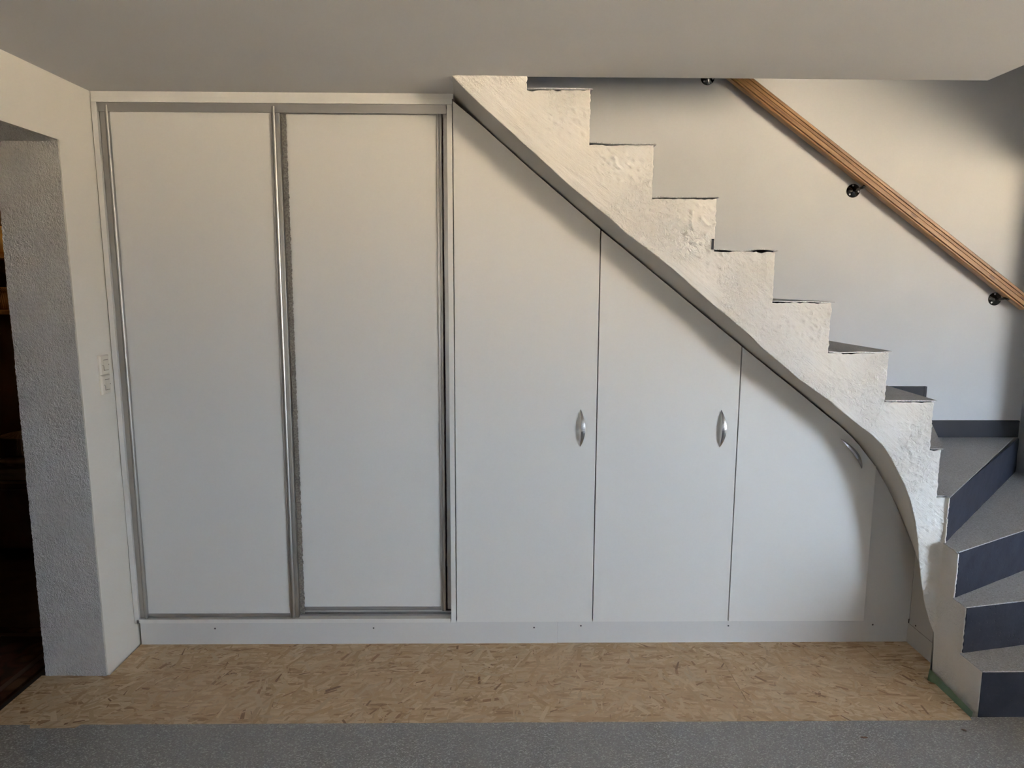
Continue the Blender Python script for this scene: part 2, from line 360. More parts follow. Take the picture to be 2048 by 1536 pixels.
# walls of the stairwell and of the room behind the camera
struct(box('wall_back', XL - WT, XA, YB, YB + 0.25, -0.02, TOP, 'wall'), 'white wall behind the staircase', 'wall')
(a0, a1, b0, b1), (c0, c1, e0, e1) = WINS[1], WINS[0]
rear = [(XL - WT, a0, b0, b1), (a1, c0, b0, b1), (c1, XA, b0, b1), (XL - WT, XA, -0.02, b0), (XL - WT, XA, b1, TOP)]
struct(boxes('wall_rear', [(p, q, YR - 0.22, YR, r, t) for p, q, r, t in rear], 'wall'), 'white wall with a window and an added fill window behind the viewer', 'wall')
struct(box('wall_right', XA, XA + 0.2, YR - 0.22, YB + 0.25, -0.02, TOP, 'wall'), 'far right wall of the room', 'wall')
# short return wall beside the corner of the stair, with a downstand beam running on from it
struct(boxes('wall_stair_side', [(XR, XR + 0.12, STUB, YB, -0.02, TOP), (XR, XR + 0.12, OYF, STUB, BEAM, TOP)], 'wall'), 'short wall and beam at the right of the stair', 'wall')
struct(box('low_shade_block', LOWX, XR, 1.15, 1.25, -0.02, LOWH, 'wall'), 'unseen low block added to shade the stair foot', 'wall')  # unseen stand-in for low furniture, added to shade the stair foot
fy0, fy1 = YR - 0.16, YR - 0.11
for i, (x0, x1, z0, z1) in enumerate(WINS):
    struct(boxes('window_%d' % (i + 1), [(x0, x0 + 0.05, fy0, fy1, z0, z1), (x1 - 0.05, x1, fy0, fy1, z0, z1), (x0 + 0.05, x1 - 0.05, fy0, fy1, z0, z0 + 0.05), (x0 + 0.05, x1 - 0.05, fy0, fy1, z1 - 0.05, z1)], 'upvc'),
            ['wide white window frame behind the viewer at the right', 'narrow white frame of the unseen fill window added straight behind the viewer'][i], 'window')
# ceiling slab with the stair opening
ceil = struct(slab('ceiling', [(XL - WT, YR), (XA, YR), (XA, YB), (XR + 0.06, YB), (XR + 0.06, OYF), (OX, OYF), (OX, OY), (-0.185, OY), (-0.185, YB), (XL - WT, YB)], 'z', CZ, CZ + 0.31, 'ceiling'),
              'pale ceiling cut open above the staircase', 'ceiling')
struct(box('ceiling', XL - WT, XA, YR, YB, TOP, TOP + 0.2, 'ceiling'), 'ceiling of the upper storey above the stairwell', 'ceiling')

# ------------------------------------------------------------------ staircase
R_ = 0.1873
YS, XS = 2.57, 1.73
noseX = {5: 1.689, 6: 1.647, 7: 1.457, 8: 1.227, 9: 1.005, 10: 0.779, 11: 0.543, 12: 0.311, 13: 0.085, 14: -0.14}
FRONT = [(-0.183, 2.287), (-0.127, 2.230), (0.02, 2.103), (0.143, 1.997), (0.289, 1.874), (0.395, 1.794), (0.459, 1.737), (0.542, 1.679), (0.626, 1.616), (0.711, 1.543),
         (0.797, 1.474), (0.926, 1.371), (0.984, 1.315), (1.127, 1.201), (1.248, 1.118), (1.37, 1.022), (1.424, 0.984), (1.468, 0.943), (1.495, 0.905), (1.528, 0.851),
         (1.563, 0.791), (1.592, 0.725), (1.617, 0.641), (1.637, 0.549), (1.654, 0.433), (1.685, 0.301), (1.7285, 0.18), (1.73, 0.0)]
BACK = [(-0.191, 2.287), (-0.089, 2.182), (0.107, 2.014), (0.388, 1.783), (0.68, 1.553), (0.978, 1.317), (1.144, 1.189), (1.231, 1.122), (1.326, 1.047), (1.406, 0.986),
        (1.463, 0.936), (1.494, 0.904), (1.575, 0.810), (1.648, 0.697), (1.698, 0.606), (1.751, 0.488), (1.800, 0.395), (1.84, 0.30), (1.86, 0.0)]
fz = [p[1] for p in FRONT][::-1]; fx = [p[0] for p in FRONT][::-1]
bz = [p[1] for p in BACK][::-1]; bxx = [p[0] for p in BACK][::-1]
def zbot(x): return float(np.interp(x, [p[0] for p in FRONT], [p[1] for p in FRONT]))
stair = empty('staircase', (1.73, 2.3, 0))
tag(stair, 'white painted concrete winding staircase with grey vinyl treads and dark blue risers', 'staircase')

# side face as one rough plaster skin: along the flight, round the inner corner, down beside the lowest steps
cols_ = []            # (x, y, nx, ny, z of the lower edge, step to the left, step to the right)
lim = [(-0.183, 0.085, 13), (0.085, 0.311, 12), (0.311, 0.543, 11), (0.543, 0.779, 10), (0.779, 1.005, 9), (1.005, 1.227, 8), (1.227, 1.457, 7), (1.457, 1.647, 6), (1.647, 1.689, 5), (1.689, 1.714, 4)]
HS = 0.0052
for a, b, k in lim:
    n = max(2, round((b - a) / HS))
    for i in range(n): cols_.append([a + (b - a) * i / n, YS, 0, -1, zbot(a + (b - a) * i / n), k + (1 if i == 0 and k < 13 else 0), k])
for i in range(6):
    t = math.pi / 2 * i / 5; x = 1.714 + 0.016 * math.sin(t)
    cols_.append([x, 2.554 + 0.016 * math.cos(t), -math.sin(t), -math.cos(t), zbot(min(x, 1.729)) if i < 5 else -0.018, 4, 4 if i < 5 else 3])
for a, b, k in ((2.554, 2.473, 3), (2.473, 2.404, 2), (2.404, 2.289, 1)):
    n = max(2, round(abs(b - a) / HS))
    for i in range(1, n + 1): cols_.append([XS, a + (b - a) * i / n, -1, 0, -0.018, k, k - 1 if i == n else k])
bm = bmesh.new()
def plaster(x, y, z, d):
    s = x + (2.57 - y) if x > 1.72 else x
    t = min(1, max(0, (d - 0.05) / 0.12))                      # trowelled band along the lower edge
    if z < 0.6 and x > 1.70: t *= 0.25
    big = noise.noise((s * 5, z * 5, 1)) * 0.005 + noise.noise((s * 14, z * 14, 5)) * 0.0022
    q = 0.78 * s + 0.62 * z; w_ = -0.62 * s + 0.78 * z        # strokes run along the flight
    strk = noise.noise(((0.78 * s - 0.62 * z) * 9, (0.62 * s + 0.78 * z) * 55, 3)) * 0.0016
    n2 = noise.noise((s * 60, z * 60, 7)); n3 = noise.noise((s * 120, z * 120, 2)); mk = noise.noise((s * 6, z * 6, 11))
    lump = max(0, n2 + 0.5 * n3 - 0.05) * 0.0135 * max(0, min(1, 0.45 + 2.0 * mk))
    pit = -max(0, noise.noise((s * 22, z * 22, 21)) - 0.48) * 0.03 * (1 if mk > -0.1 else 0)
    if x > 1.72: return max(-0.0015, 0.3 * big + 0.6 * strk + t * lump)
    return max(-0.012, big + strk * (1.1 - 0.5 * t) + t * (lump + pit))
def zip_strip(A, Bc):
    i = j = 0
    while i < len(A) - 1 or j < len(Bc) - 1:
        if j == len(Bc) - 1 or (i < len(A) - 1 and A[i + 1].co.z <= Bc[j + 1].co.z): bm.faces.new((A[i], Bc[j], A[i + 1])); i += 1
        else: bm.faces.new((A[i], Bc[j], Bc[j + 1])); j += 1
def steptop(k, x, y):
    if k == 13: return CZ + 0.004
    return k * R_ - 0.007 + 0.005 * noise.noise((x * 45 + y * 45, k, 0)) - max(0, noise.noise((x * 14 + y * 9, k, 5))) * 0.010
prev = None
for x, y, nx, ny, zb, kl, kr in cols_:
    tl = steptop(kl, x, y); tr = steptop(kr, x, y) if kr else tl
    hi, lo = max(tl, tr), min(tl, tr)
    zl = list(np.arange(zb, lo - HS * 0.5, HS)) + [lo]
    nlow = len(zl)
    if hi > lo + 1e-5: zl += list(np.arange(lo + HS, hi - HS * 0.5, HS)) + [hi]
    vs_ = []
    for q, z in enumerate(zl):
        dd = plaster(x, y, z, z - zb if x < 1.60 else (z - zb) + 0.1)
        t = (z - zb) / max(0.01, hi - zb)
        ed = 0.003 * noise.noise((z * 70, kl, 1)) + 0.0015 * noise.noise((z * 190, kl, 4)) if q >= nlow and kl != kr else 0.0
        wob = (0.003 * noise.noise((x * 7, 3.3, 0)) + 0.002 * noise.noise((x * 22, 1, 0))) * max(0, 1 - (z - zb) / 0.12) if ny == -1 and x < 1.6 else 0
        vs_.append(bm.verts.new((x + nx * dd + (ed if ny < -0.5 else 0), y + ny * dd + (ed if ny >= -0.5 else 0), z + wob)))
    left = vs_ if tl >= tr else vs_[:nlow]; right = vs_ if tr >= tl else vs_[:nlow]
    if prev: zip_strip(prev, left)
    prev = right
bmesh.ops.recalc_face_normals(bm, faces=bm.faces)
side = from_bm('side_face', bm, 'concrete', stair, smooth=True)
face_dir(side, (-0.2, -1, 0)); sm = side.modifiers.new('thickness', 'SOLIDIFY'); sm.thickness = 0.005; sm.offset = -1
# underside, from the lower edge of the side face to beyond the cabinet fronts
bm = bmesh.new(); zs = list(np.linspace(2.287, 1.0, 60)) + list(np.linspace(0.985, 0.0, 70)); g = []
for z in zs:
    xf, xb = float(np.interp(z, fz, fx)), float(np.interp(z, bz, bxx)); row = []
    low = max(0, min(1, (0.47 - z) / 0.10))
    for t in (0, 0.04, 0.12, 0.25, 0.5, 0.75, 1, 1.6):
        x = xf + (xb - xf) * t
        if low: x = x * (1 - low) + low * max(x, min(1.81, xf + 0.13 * min(1, t * 9)))
        zz = z + (0.003 * noise.noise((xf * 7, 3.3, 0)) + 0.002 * noise.noise((xf * 22, 1, 0)) if t < 0.03 and xf < 1.6 else 0)
        row.append(bm.verts.new((x + (0.004 if t == 0 else 0), YS + 0.005 + t * 0.24, zz + 0.001)))
    g.append(row)
for a, b in zip(g, g[1:]):
    for i in range(len(a) - 1): bm.faces.new((a[i], b[i], b[i + 1], a[i + 1]))
tag(from_bm('underside', bm, 'soffit', stair, smooth=True), 'smooth painted underside of the flight')

# treads and risers; each nosing is a line from the inner edge to the walls
NOSE = {1: ((XS, 2.285), (XR, 2.290)), 2: ((XS, 2.400), (XR, 2.625)), 3: ((XS, 2.468), (XR, 3.06)), 4: ((XS, 2.552), (2.785, 3.595)),
        5: ((1.689, YS), (2.245, YB)), 6: ((1.647, YS), (1.72, YB))}
for k in range(7, 15): NOSE[k] = ((noseX[k], YS), (noseX[k], YB))
def off(seg, d):           # shift a nosing line outwards (towards the lower step)
    (ax, ay), (bx_, by) = seg; dx, dy = bx_ - ax, by - ay; l = math.hypot(dx, dy); nx, ny = dy / l, -dx / l
    return ((ax + nx * d, ay + ny * d), (bx_ + nx * d, by + ny * d))
for k in range(1, 14):
    a, b = off(NOSE[k], 0.009), NOSE[k + 1]
    pts = [a[0], a[1]]
    if k == 3: pts += [(XR, YB - 0.012)]
    if k == 4: pts = [a[0], (XR - 0.02, YB)]
    pts += [b[1], b[0]]
    e = 0.006                                                  # vinyl stands out past the plaster on the open side
    if k >= 5: pts = [(pts[0][0], YS - e)] + pts[1:-1] + [(pts[-1][0], YS - e)]
    elif k == 4: pts = [(XS - e, a[0][1] - 0.004)] + pts[1:-1] + [(b[0][0], YS - e), (XS - e, YS - e)]
    else: pts = [(XS - e, a[0][1])] + pts[1:-1] + [(XS - e, b[0][1])]
    z = k * R_
    bm = bmesh.new(); prism(bm, pts, 'z', z - 0.0035, z)
    bmesh.ops.recalc_face_normals(bm, faces=bm.faces)
    if k >= 7:                                                 # sheets lift and sag a little along the open edge
        bmesh.ops.subdivide_edges(bm, edges=[ed for ed in bm.edges if abs(ed.verts[0].co.y - ed.verts[1].co.y) < 1e-4 and ed.calc_length() > 0.1], cuts=10, use_grid_fill=False)
        for v_ in bm.verts:
            if v_.co.y < YS + 0.01: v_.co.z += 0.006 * noise.noise((v_.co.x * 11, k, 0.3)) - 0.001
    me_o = from_bm('tread', bm, 'tread', stair)
    # riser below this nosing
    a = NOSE[k]; z0, z1 = (k - 1) * R_, k * R_ - 0.0035
    (ax, ay), (bx_, by) = a; dx, dy = bx_ - ax, by - ay; l = math.hypot(dx, dy); nx, ny = -dy / l * 0.03, dx / l * 0.03
    e_ = {1: 0.003, 2: 0.006, 3: 0.008, 4: 0.010}.get(k, 0.018); ax, ay = ax + dx / l * e_, ay + dy / l * e_
    n = 24; bm = bmesh.new(); F = []
    for i in range(n + 1):
        t = i / n; r_ = []
        for j in range(7):
            s_ = j / 6; o_ = 0.0025 * noise.noise((t * 14, s_ * 3, k))
            r_.append(bm.verts.new((ax + (bx_ - ax) * t + nx * o_ * 30, ay + (by - ay) * t + ny * o_ * 30, z0 + (z1 - z0) * s_)))
        F.append(r_)
    for c0, c1 in zip(F, F[1:]):
        for j in range(6): bm.faces.new((c0[j], c1[j], c1[j + 1], c0[j + 1]))
    ro = from_bm('riser', bm, 'riser', stair)
    face_dir(ro, (-nx, -ny, 0)); sm = ro.modifiers.new('thickness', 'SOLIDIFY'); sm.thickness = 0.007; sm.offset = -1
# short end of a riser cover left standing on a tread, and the bare end under the top tread
box('riser_trim', 0.768, 0.776, 2.566, 2.60, 9 * R_, 9 * R_ + 0.038, 'skirt', stair)
# masking tape along the foot of the side face
bm = bmesh.new(); g = []
for i in range(30):
    y = 2.552 - (2.552 - 2.292) * i / 29; h = 0.036 - 0.018 * i / 29 + 0.003 * noise.noise((y * 30, 1, 0))
    g.append([bm.verts.new((XS - 0.013 - 0.006 * (1 - j), y, -0.017 + (h + 0.017) * j)) for j in (0, 0.5, 1)])
for a, b in zip(g, g[1:]):
    for j in range(2): bm.faces.new((a[j], b[j], b[j + 1], a[j + 1]))
tp = from_bm('masking_tape', bm, 'green', stair); tag(tp, 'green strip along the foot of the white stair side')

# dark blue skirting on the wall behind the stair
def skirt(x0, x1, z0, z1):
    return struct(box('baseboard_back', x0, x1, YB - 0.014, YB, z0, z1, 'skirt', bevel=0.002), None, None)
for i, a in enumerate(((2.24, XR - 0.012, 4 * R_, 4 * R_ + 0.092), (1.72, 2.265, 5 * R_, 5 * R_ + 0.09), (-0.1, 0.155, 13 * R_, 13 * R_ + 0.092))):
    o = skirt(*a)
    tag(o, ['dark blue skirting above the wide corner tread', 'dark blue skirting end above the tread before the corner', 'end of dark skirting just below the ceiling edge'][i], 'skirting')
box('baseboard_end', 2.252, 2.266, YB - 0.016, YB, 4 * R_ + 0.092, 5 * R_ + 0.09, 'skirt', bpy.data.objects['baseboard_back.001'])

# ------------------------------------------------------------------ handrail
rail = empty('handrail', (1.80, YB, 2.04)); tag(rail, 'oiled pine handrail on black brackets along the stairwell wall', 'handrail')
SL = -0.712; ang = math.atan(SL); ca, sa = math.cos(ang), math.sin(ang)
RC = Vector((1.785, 3.545, 2.120)); 
hw, hh = 0.020, 0.034
prof = [(-hw, -hh + 0.004), (-hw + 0.004, -hh), (hw, -hh), (hw, hh), (-hw + 0.006, hh), (-hw, hh - 0.005),
        (-hw + 0.001, 0.019), (-hw + 0.008, 0.0175), (-hw + 0.008, 0.0145), (-hw, 0.013), (-hw, 0.002), (-hw + 0.004, 0.001), (-hw + 0.004, -0.001), (-hw, -0.002), (-hw, -0.019), (-hw + 0.009, -0.0205), (-hw + 0.009, -0.0245), (-hw, -0.026)]
bm = bmesh.new(); ends = []
for s_ in (-1.75, 1.13):
    ends.append([bm.verts.new((s_, p[0], p[1])) for p in prof])
n = len(prof)
for i in range(n): bm.faces.new((ends[0][i], ends[0][(i + 1) % n], ends[1][(i + 1) % n], ends[1][i]))
bm.faces.new(ends[0]); bm.faces.new(ends[1][::-1])
ro = from_bm('rail', bm, 'pine', None)
ro.parent = rail; ro.matrix_parent_inverse = Matrix.Identity(4)
ro.location = RC - rail.location; ro.rotation_euler = (0, -ang, 0)
def bracket(x, z):
    bm = bmesh.new(); c = Vector((x, YB, z))
    lathe(bm, [(0.0345, 0), (0.0345, 0.003), (0.033, 0.005), (0.014, 0.008), (0.010, 0.011), (0.0, 0.012)], c, Vector((0, -1, 0)), 32)
    rx = x + 0.020; rz = RC.z + (rx - RC.x) * SL - hh / ca
    p0 = c + Vector((0, -0.006, 0)); P = [p0, p0 + Vector((0.0, -0.022, 0.0)), p0 + Vector((0.001, -0.046, 0.001)), Vector((x + 0.006, YB - 0.068, z + 0.005)), Vector((x + 0.013, RC.y - 0.002, (z + rz) / 2 + 0.002)), Vector((rx, RC.y, rz + 0.004))]
    # smooth the arm
    Q = []
    for i in range(len(P) - 1):
        for t in (0, 0.25, 0.5, 0.75):
            pm, p1, p2, p3 = P[max(i - 1, 0)], P[i], P[i + 1], P[min(i + 2, len(P) - 1)]
            Q.append(0.5 * ((2 * p1) + (p2 - pm) * t + (2 * pm - 5 * p1 + 4 * p2 - p3) * t * t + (3 * p1 - pm - 3 * p2 + p3) * t ** 3))
    Q.append(P[-1]); tube(bm, Q, 0.0065, 12)
    o = from_bm('bracket', bm, 'black', rail, smooth=True)
    for a in (100, 225, 350):
        a = math.radians(a); bm = bmesh.new()
        lathe(bm, [(0.0048, 0), (0.0042, 0.0015), (0.0018, 0.002), (0.0015, 0.0008), (0, 0.0008)], c + Vector((0.0255 * math.cos(a), -0.0058, 0.0255 * math.sin(a))), Vector((0, -1, 0)), 12)
        s_ = from_bm('screw', bm, 'steel', None); s_.parent = o; s_.matrix_parent_inverse = (o.matrix_parent_inverse.copy()).inverted() @ Matrix.Translation(-rail.location)
        s_.matrix_parent_inverse = Matrix.Identity(4)
for x, z in ((1.80, 2.04), (2.592, 1.491), (1.025, 2.585)): bracket(x, z)

# ------------------------------------------------------------------ fitted wardrobe with sliding doors
FY, PY = 2.80, 2.825
ward = empty('sliding_wardrobe', (-0.89, 2.9, 0)); tag(ward, 'white fitted wardrobe with two aluminium framed sliding doors', 'wardrobe')
WL, WR = XL - 0.010, -0.198
YE = 3.36
box('filler_strip', WL - 0.002, WR + 0.004, FY + 0.006, FY + 0.024, 2.2675, CZ, 'melamine', ward)
box('top_panel', WL, WR, FY, YE, 2.246, 2.2665, 'melamine', ward, 0.0008)
o = box('side_panel', WL, WL + 0.020, FY, YE, 0.110, 2.2455, 'melamine', ward, 0.0008)
for v in o.data.vertices: v.co.x += 0.013 * (1 - v.co.z / 2.25)
o = box('side_panel', WR - 0.0205, WR, FY, YE, 0.110, 2.2455, 'melamine', ward, 0.0008)
box('bottom_panel', WL + 0.021, WR - 0.0235, FY, YE, 0.110, 0.1275, 'melamine', ward, 0.0008)
box('back_panel', WL, WR, YE, YE + 0.008, 0.11, 2.26, 'melamine', ward)
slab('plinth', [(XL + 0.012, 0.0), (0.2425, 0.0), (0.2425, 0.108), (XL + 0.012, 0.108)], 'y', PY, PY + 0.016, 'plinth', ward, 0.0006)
box('top_track', WL + 0.021, WR - 0.0235, FY + 0.006, FY + 0.010, 2.212, 2.2455, 'alu_h', ward)
boxes('track_channel', [(WL + 0.021, WR - 0.0235, FY + 0.010, FY + 0.092, 2.240, 2.2455), (WL + 0.021, WR - 0.0235, FY + 0.044, FY + 0.047, 2.222, 2.24), (WL + 0.021, WR - 0.0235, FY + 0.09, FY + 0.092, 2.215, 2.24)], 'alu_h', ward)
boxes('bottom_track', [(WL + 0.022, WR - 0.0245, FY + 0.028, FY + 0.095, 0.1275, 0.1290), (WL + 0.022, WR - 0.0245, FY + 0.030, FY + 0.033, 0.129, 0.134), (WL + 0.022, WR - 0.0245, FY + 0.060, FY + 0.063, 0.129, 0.134)], 'alu_h', ward)
def stile(parent, x0, x1, y, z0, z1, bead, lean=0.0):
    """extruded grip profile: flat flange with a rounded bead standing forward"""
    r = 0.0062; cx = bead; p = [(x0, y + 0.020), (x0, y + 0.003), (x0 + 0.0015, y + 0.0015), (cx - r - 0.0035, y + 0.0015), (cx - r - 0.0025, y + 0.004), (cx - r, y + 0.004)]
    for i in range(9):
        a = math.pi - math.pi * i / 8; p.append((cx + r * math.cos(a), y - 0.001 - r * 0.9 * math.sin(a)))
    p += [(cx + r, y + 0.004)]
    if x1 - cx > r + 0.004: p += [(cx + r + 0.0025, y + 0.004), (cx + r + 0.0035, y + 0.0015), (x1 - 0.0015, y + 0.0015), (x1, y + 0.003), (x1, y + 0.020)]
    else: p += [(cx + r, y + 0.020)]
    bm = bmesh.new(); prism(bm, p, 'z', z0, z1)
    o = from_bm('stile', bm, 'alu', parent)
    for v in o.data.vertices: v.co.x += lean * (1 - v.co.z / 2.2)
    return o
def rail_h(parent, x0, x1, y, z0, z1):
    return boxes('door_rail', [(x0, x1, y + 0.002, y + 0.018, z0, z1), (x0, x1, y, y + 0.002, z0, z0 + 0.003), (x0, x1, y, y + 0.002, z1 - 0.002, z1)], 'alu_h', parent)
d1 = box('sliding_door', -1.535, -0.902, FY + 0.018, FY + 0.028, 0.132, 2.235, 'melamine', ward)
tag(d1, 'front left sliding door with white panel')
d1.data.transform(Matrix.Identity(4))
stile(d1, -1.5645, -1.5280, FY + 0.010, 0.1285, 2.236, -1.5345, 0.006)
stile(d1, -0.9080, -0.8710, FY + 0.010, 0.1285, 2.236, -0.8915, -0.006)
rail_h(d1, -1.534, -0.902, FY + 0.013, 0.131, 0.146)
rail_h(d1, -1.534, -0.902, FY + 0.013, 2.214, 2.234)
# brush pile seal behind the overlapping stile: jagged pile
bm = bmesh.new(); zz = 0.136; pv = None
while zz < 2.216:
    w_ = 0.0185 + 0.004 * noise.noise((zz * 55, 0, 1)) + 0.0025 * noise.noise((zz * 190, 3, 1)); lx = -0.0055 * (1 - zz / 2.2)
    a = [bm.verts.new((-0.8700 + lx, FY + 0.031, zz)), bm.verts.new((-0.8695 + w_ + lx, FY + 0.034 + 0.002 * noise.noise((zz * 120, 5, 2)), zz - 0.002)), bm.verts.new((-0.8700 + lx + w_ * 0.8, FY + 0.044, zz))]
    if pv:
        for i in range(2): bm.faces.new((pv[i], pv[i + 1], a[i + 1], a[i]))
    pv = a; zz += 0.0035
tag(from_bm('brush_seal', bm, 'brush', d1), 'grey brush pile sealing the gap between the doors')
RY = FY + 0.048
d2 = box('sliding_door', -0.930, -0.262, RY + 0.008, RY + 0.018, 0.135, 2.235, 'melamine', ward); tag(d2, 'rear right sliding door with white panel')
stile(d2, -0.2640, -0.2400, RY, 0.142, 2.236, -0.2475, -0.003)
stile(d2, -0.962, -0.926, RY, 0.142, 2.236, -0.944, -0.006)
box('edge_profile', -0.2385, -0.2195, RY + 0.014, RY + 0.030, 0.142, 2.236, 'alu_h', d2)
rail_h(d2, -0.93, -0.262, RY + 0.003, 0.1415, 0.1570)
rail_h(d2, -0.93, -0.262, RY + 0.003, 2.219, 2.234)
def screwcap(x, z, parent, y=PY, ax=(0, -1, 0)):
    bm = bmesh.new(); lathe(bm, [(0.0038, -0.0002), (0.0038, 0.0006), (0.0026, 0.0008), (0, 0.0003)], (x, y, z), Vector(ax), 12)
    return from_bm('screw_hole', bm, 'capgrey', parent)
for x in (-1.245, -0.559, 0.14): screwcap(x, 0.073, ward)

# ------------------------------------------------------------------ cabinet under the stair slope
cab = empty('under_stair_cabinet', (0.7, 2.9, 0)); tag(cab, 'white cabinet with three sloping doors fitted under the staircase', 'cabinet')
JUN = [(-0.196, 2.262), (-0.089, 2.176), (0.107, 2.008), (0.388, 1.777), (0.68, 1.547), (0.978, 1.311), (1.144, 1.183), (1.231, 1.116), (1.326, 1.041), (1.406, 0.980),
       (1.463, 0.930), (1.494, 0.898), (1.569, 0.806)]
def topz(x): return float(np.interp(x, [p[0] for p in JUN], [p[1] for p in JUN])) - 0.002
def bl_top(x): return topz(x + 0.006) - 0.006
def hinged(x0, x1, label):
    xs = [x0] + [p[0] for p in JUN if x0 < p[0] < x1] + [x1]
    if x1 > 1.5: xs = sorted(set(xs + list(np.linspace(1.2, 1.55, 15))))
    pts = [(x0, 0.112), (x1, 0.112)] + [(x, topz(x)) for x in reversed(xs)]
    o = slab('door', pts, 'y', FY, FY + 0.018, 'melamine', cab, 0.0008); tag(o, label); return o
h1 = hinged(-0.1942, 0.3892, 'tallest sloping cabinet door')
h2 = hinged(0.3932, 0.9788, 'middle sloping cabinet door')
h3 = hinged(0.9828, 1.5740, 'shortest cabinet door with curved top corner')
def handle(parent, p0, p1):
    """crescent bow pull from p0 (top) to p1 (bottom) on the door front"""
    p0, p1 = Vector((p0[0], 0, p0[1])), Vector((p1[0], 0, p1[1])); d = p1 - p0; ln = d.length; d.normalize()
    sd = Vector((-d.z, 0, d.x))
    if sd.x < 0: sd = -sd
    bm = bmesh.new(); rings = []; n = 32
    for i in range(n + 1):
        t = i / n; s_ = math.sin(math.pi * t) ** 0.9; rise = 0.026 * math.sin(math.pi * t) ** 0.8 + 0.0004; w_ = 0.0175 * s_ + 0.0006; th = 0.0035 + 0.001 * (1 - s_)
        c = p0 + d * (ln * t); y = FY - rise
        q = [(c + sd * 0, y), (c + sd * w_ * 0.5, y - 0.0016 * s_), (c + sd * w_, y), (c + sd * w_, y + th), (c, y + th)]
        rings.append([bm.verts.new((v.x, min(yy, FY + 0.0005), v.z)) for v, yy in q])
    for a, b in zip(rings, rings[1:]):
        for j in range(5): bm.faces.new((a[j], a[(j + 1) % 5], b[(j + 1) % 5], b[j]))
    bm.faces.new(rings[0]); bm.faces.new(rings[-1][::-1])
    o = from_bm('handle', bm, 'handle', parent); tag(o, 'satin metal bow handle'); return o
handle(h1, (0.3235, 1.045), (0.3235, 0.886)); handle(h2, (0.9075, 1.044), (0.9075, 0.885)); handle(h3, (1.414, 0.922), (1.514, 0.793))
for x in (0.3912, 0.9808): box('gap_shade_strip', x - 0.006, x + 0.006, FY + 0.0182, FY + 0.0192, 0.113, bl_top(x), 'capgrey', cab)  # dark strip behind each door joint paints in the shade of the gap
# carcass behind the doors, closing panel at the right and its return towards the stair
def bline(x): return float(np.interp(x, [p[0] for p in BACK], [p[1] for p in BACK]))
xs = [-0.19, 0.107, 0.388, 0.68, 0.978, 1.231, 1.406, 1.50]
slab('carcass', [(-0.19, 0.11), (1.50, 0.11)] + [(x, bline(x) - 0.03) for x in reversed(xs)], 'y', FY + 0.0195, FY + 0.0235, 'melamine', cab)
xs = list(np.linspace(1.52, 1.7876, 14))
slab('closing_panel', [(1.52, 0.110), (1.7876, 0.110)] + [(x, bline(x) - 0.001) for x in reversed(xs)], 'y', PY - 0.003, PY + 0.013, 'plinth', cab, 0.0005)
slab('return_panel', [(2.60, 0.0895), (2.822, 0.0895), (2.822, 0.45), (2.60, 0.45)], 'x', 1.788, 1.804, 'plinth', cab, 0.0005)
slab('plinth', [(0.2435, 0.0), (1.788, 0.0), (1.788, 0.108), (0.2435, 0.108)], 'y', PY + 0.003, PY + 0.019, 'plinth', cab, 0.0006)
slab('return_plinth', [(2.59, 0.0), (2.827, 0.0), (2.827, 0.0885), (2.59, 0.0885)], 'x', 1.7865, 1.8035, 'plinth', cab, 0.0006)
for x, z in ((0.345, 0.079), (0.993, 0.077), (1.631, 0.08)): screwcap(x, z, cab, PY + 0.003)
screwcap(1.788, 0.102, cab, 2.775, (-1, 0, 0))

# ------------------------------------------------------------------ light switch on the left wall
sw = empty('light_switch', (XL, 2.735, 1.194)); tag(sw, 'ivory double light switch on the wall beside the wardrobe', 'light switch')
def switch_unit(z0, z1):
    y0, y1 = 2.703, 2.768; xw = XL - LEAN * 1.2; zm = (z0 + z1) / 2
    bm = bmesh.new()                                   # pillow shaped cover plate
    lay_ = [(0.0, 0.0), (0.006, 0.0005), (0.011, 0.006), (0.0125, 0.014)]; rg = []
    for h, ins in lay_:
        rg.append([bm.verts.new((xw + h, y, z)) for y, z in ((y0 + ins, z0 + ins * 0.5), (y1 - ins, z0 + ins * 0.5), (y1 - ins, z1 - ins * 0.5), (y0 + ins, z1 - ins * 0.5))])
    for a, b in zip(rg, rg[1:]):
        for i in range(4): bm.faces.new((a[i], a[(i + 1) % 4], b[(i + 1) % 4], b[i]))
    bm.faces.new(rg[0][::-1]); bm.faces.new(rg[-1])
    p = from_bm('cover_plate', bm, 'switch', sw)
    slab('rocker', [(xw + 0.012, zm - 0.019), (xw + 0.0165, zm - 0.019), (xw + 0.0145, zm), (xw + 0.0125 + 0.001, zm + 0.019), (xw + 0.012, zm + 0.019)], 'y', 2.7245, 2.7515, 'switch', p)
    for a in ((2.7225, 2.7535, zm + 0.0195, zm + 0.0215), (2.7225, 2.7535, zm - 0.0215, zm - 0.0195), (2.7215, 2.7235, zm - 0.0215, zm - 0.002)):
        box('rocker_gap', xw + 0.0122, xw + 0.0129, a[0], a[1], a[2], a[3], 'slot', p)
    for yy in (2.7175, 2.758):
        bm = bmesh.new(); lathe(bm, [(0.002, 0), (0.002, 0.0006), (0, 0.0006)], (xw + 0.0123, yy, zm), Vector((1, 0, 0)), 8); from_bm('screw_hole', bm, 'slot', p)
switch_unit(1.116, 1.1935); switch_unit(1.1945, 1.272)

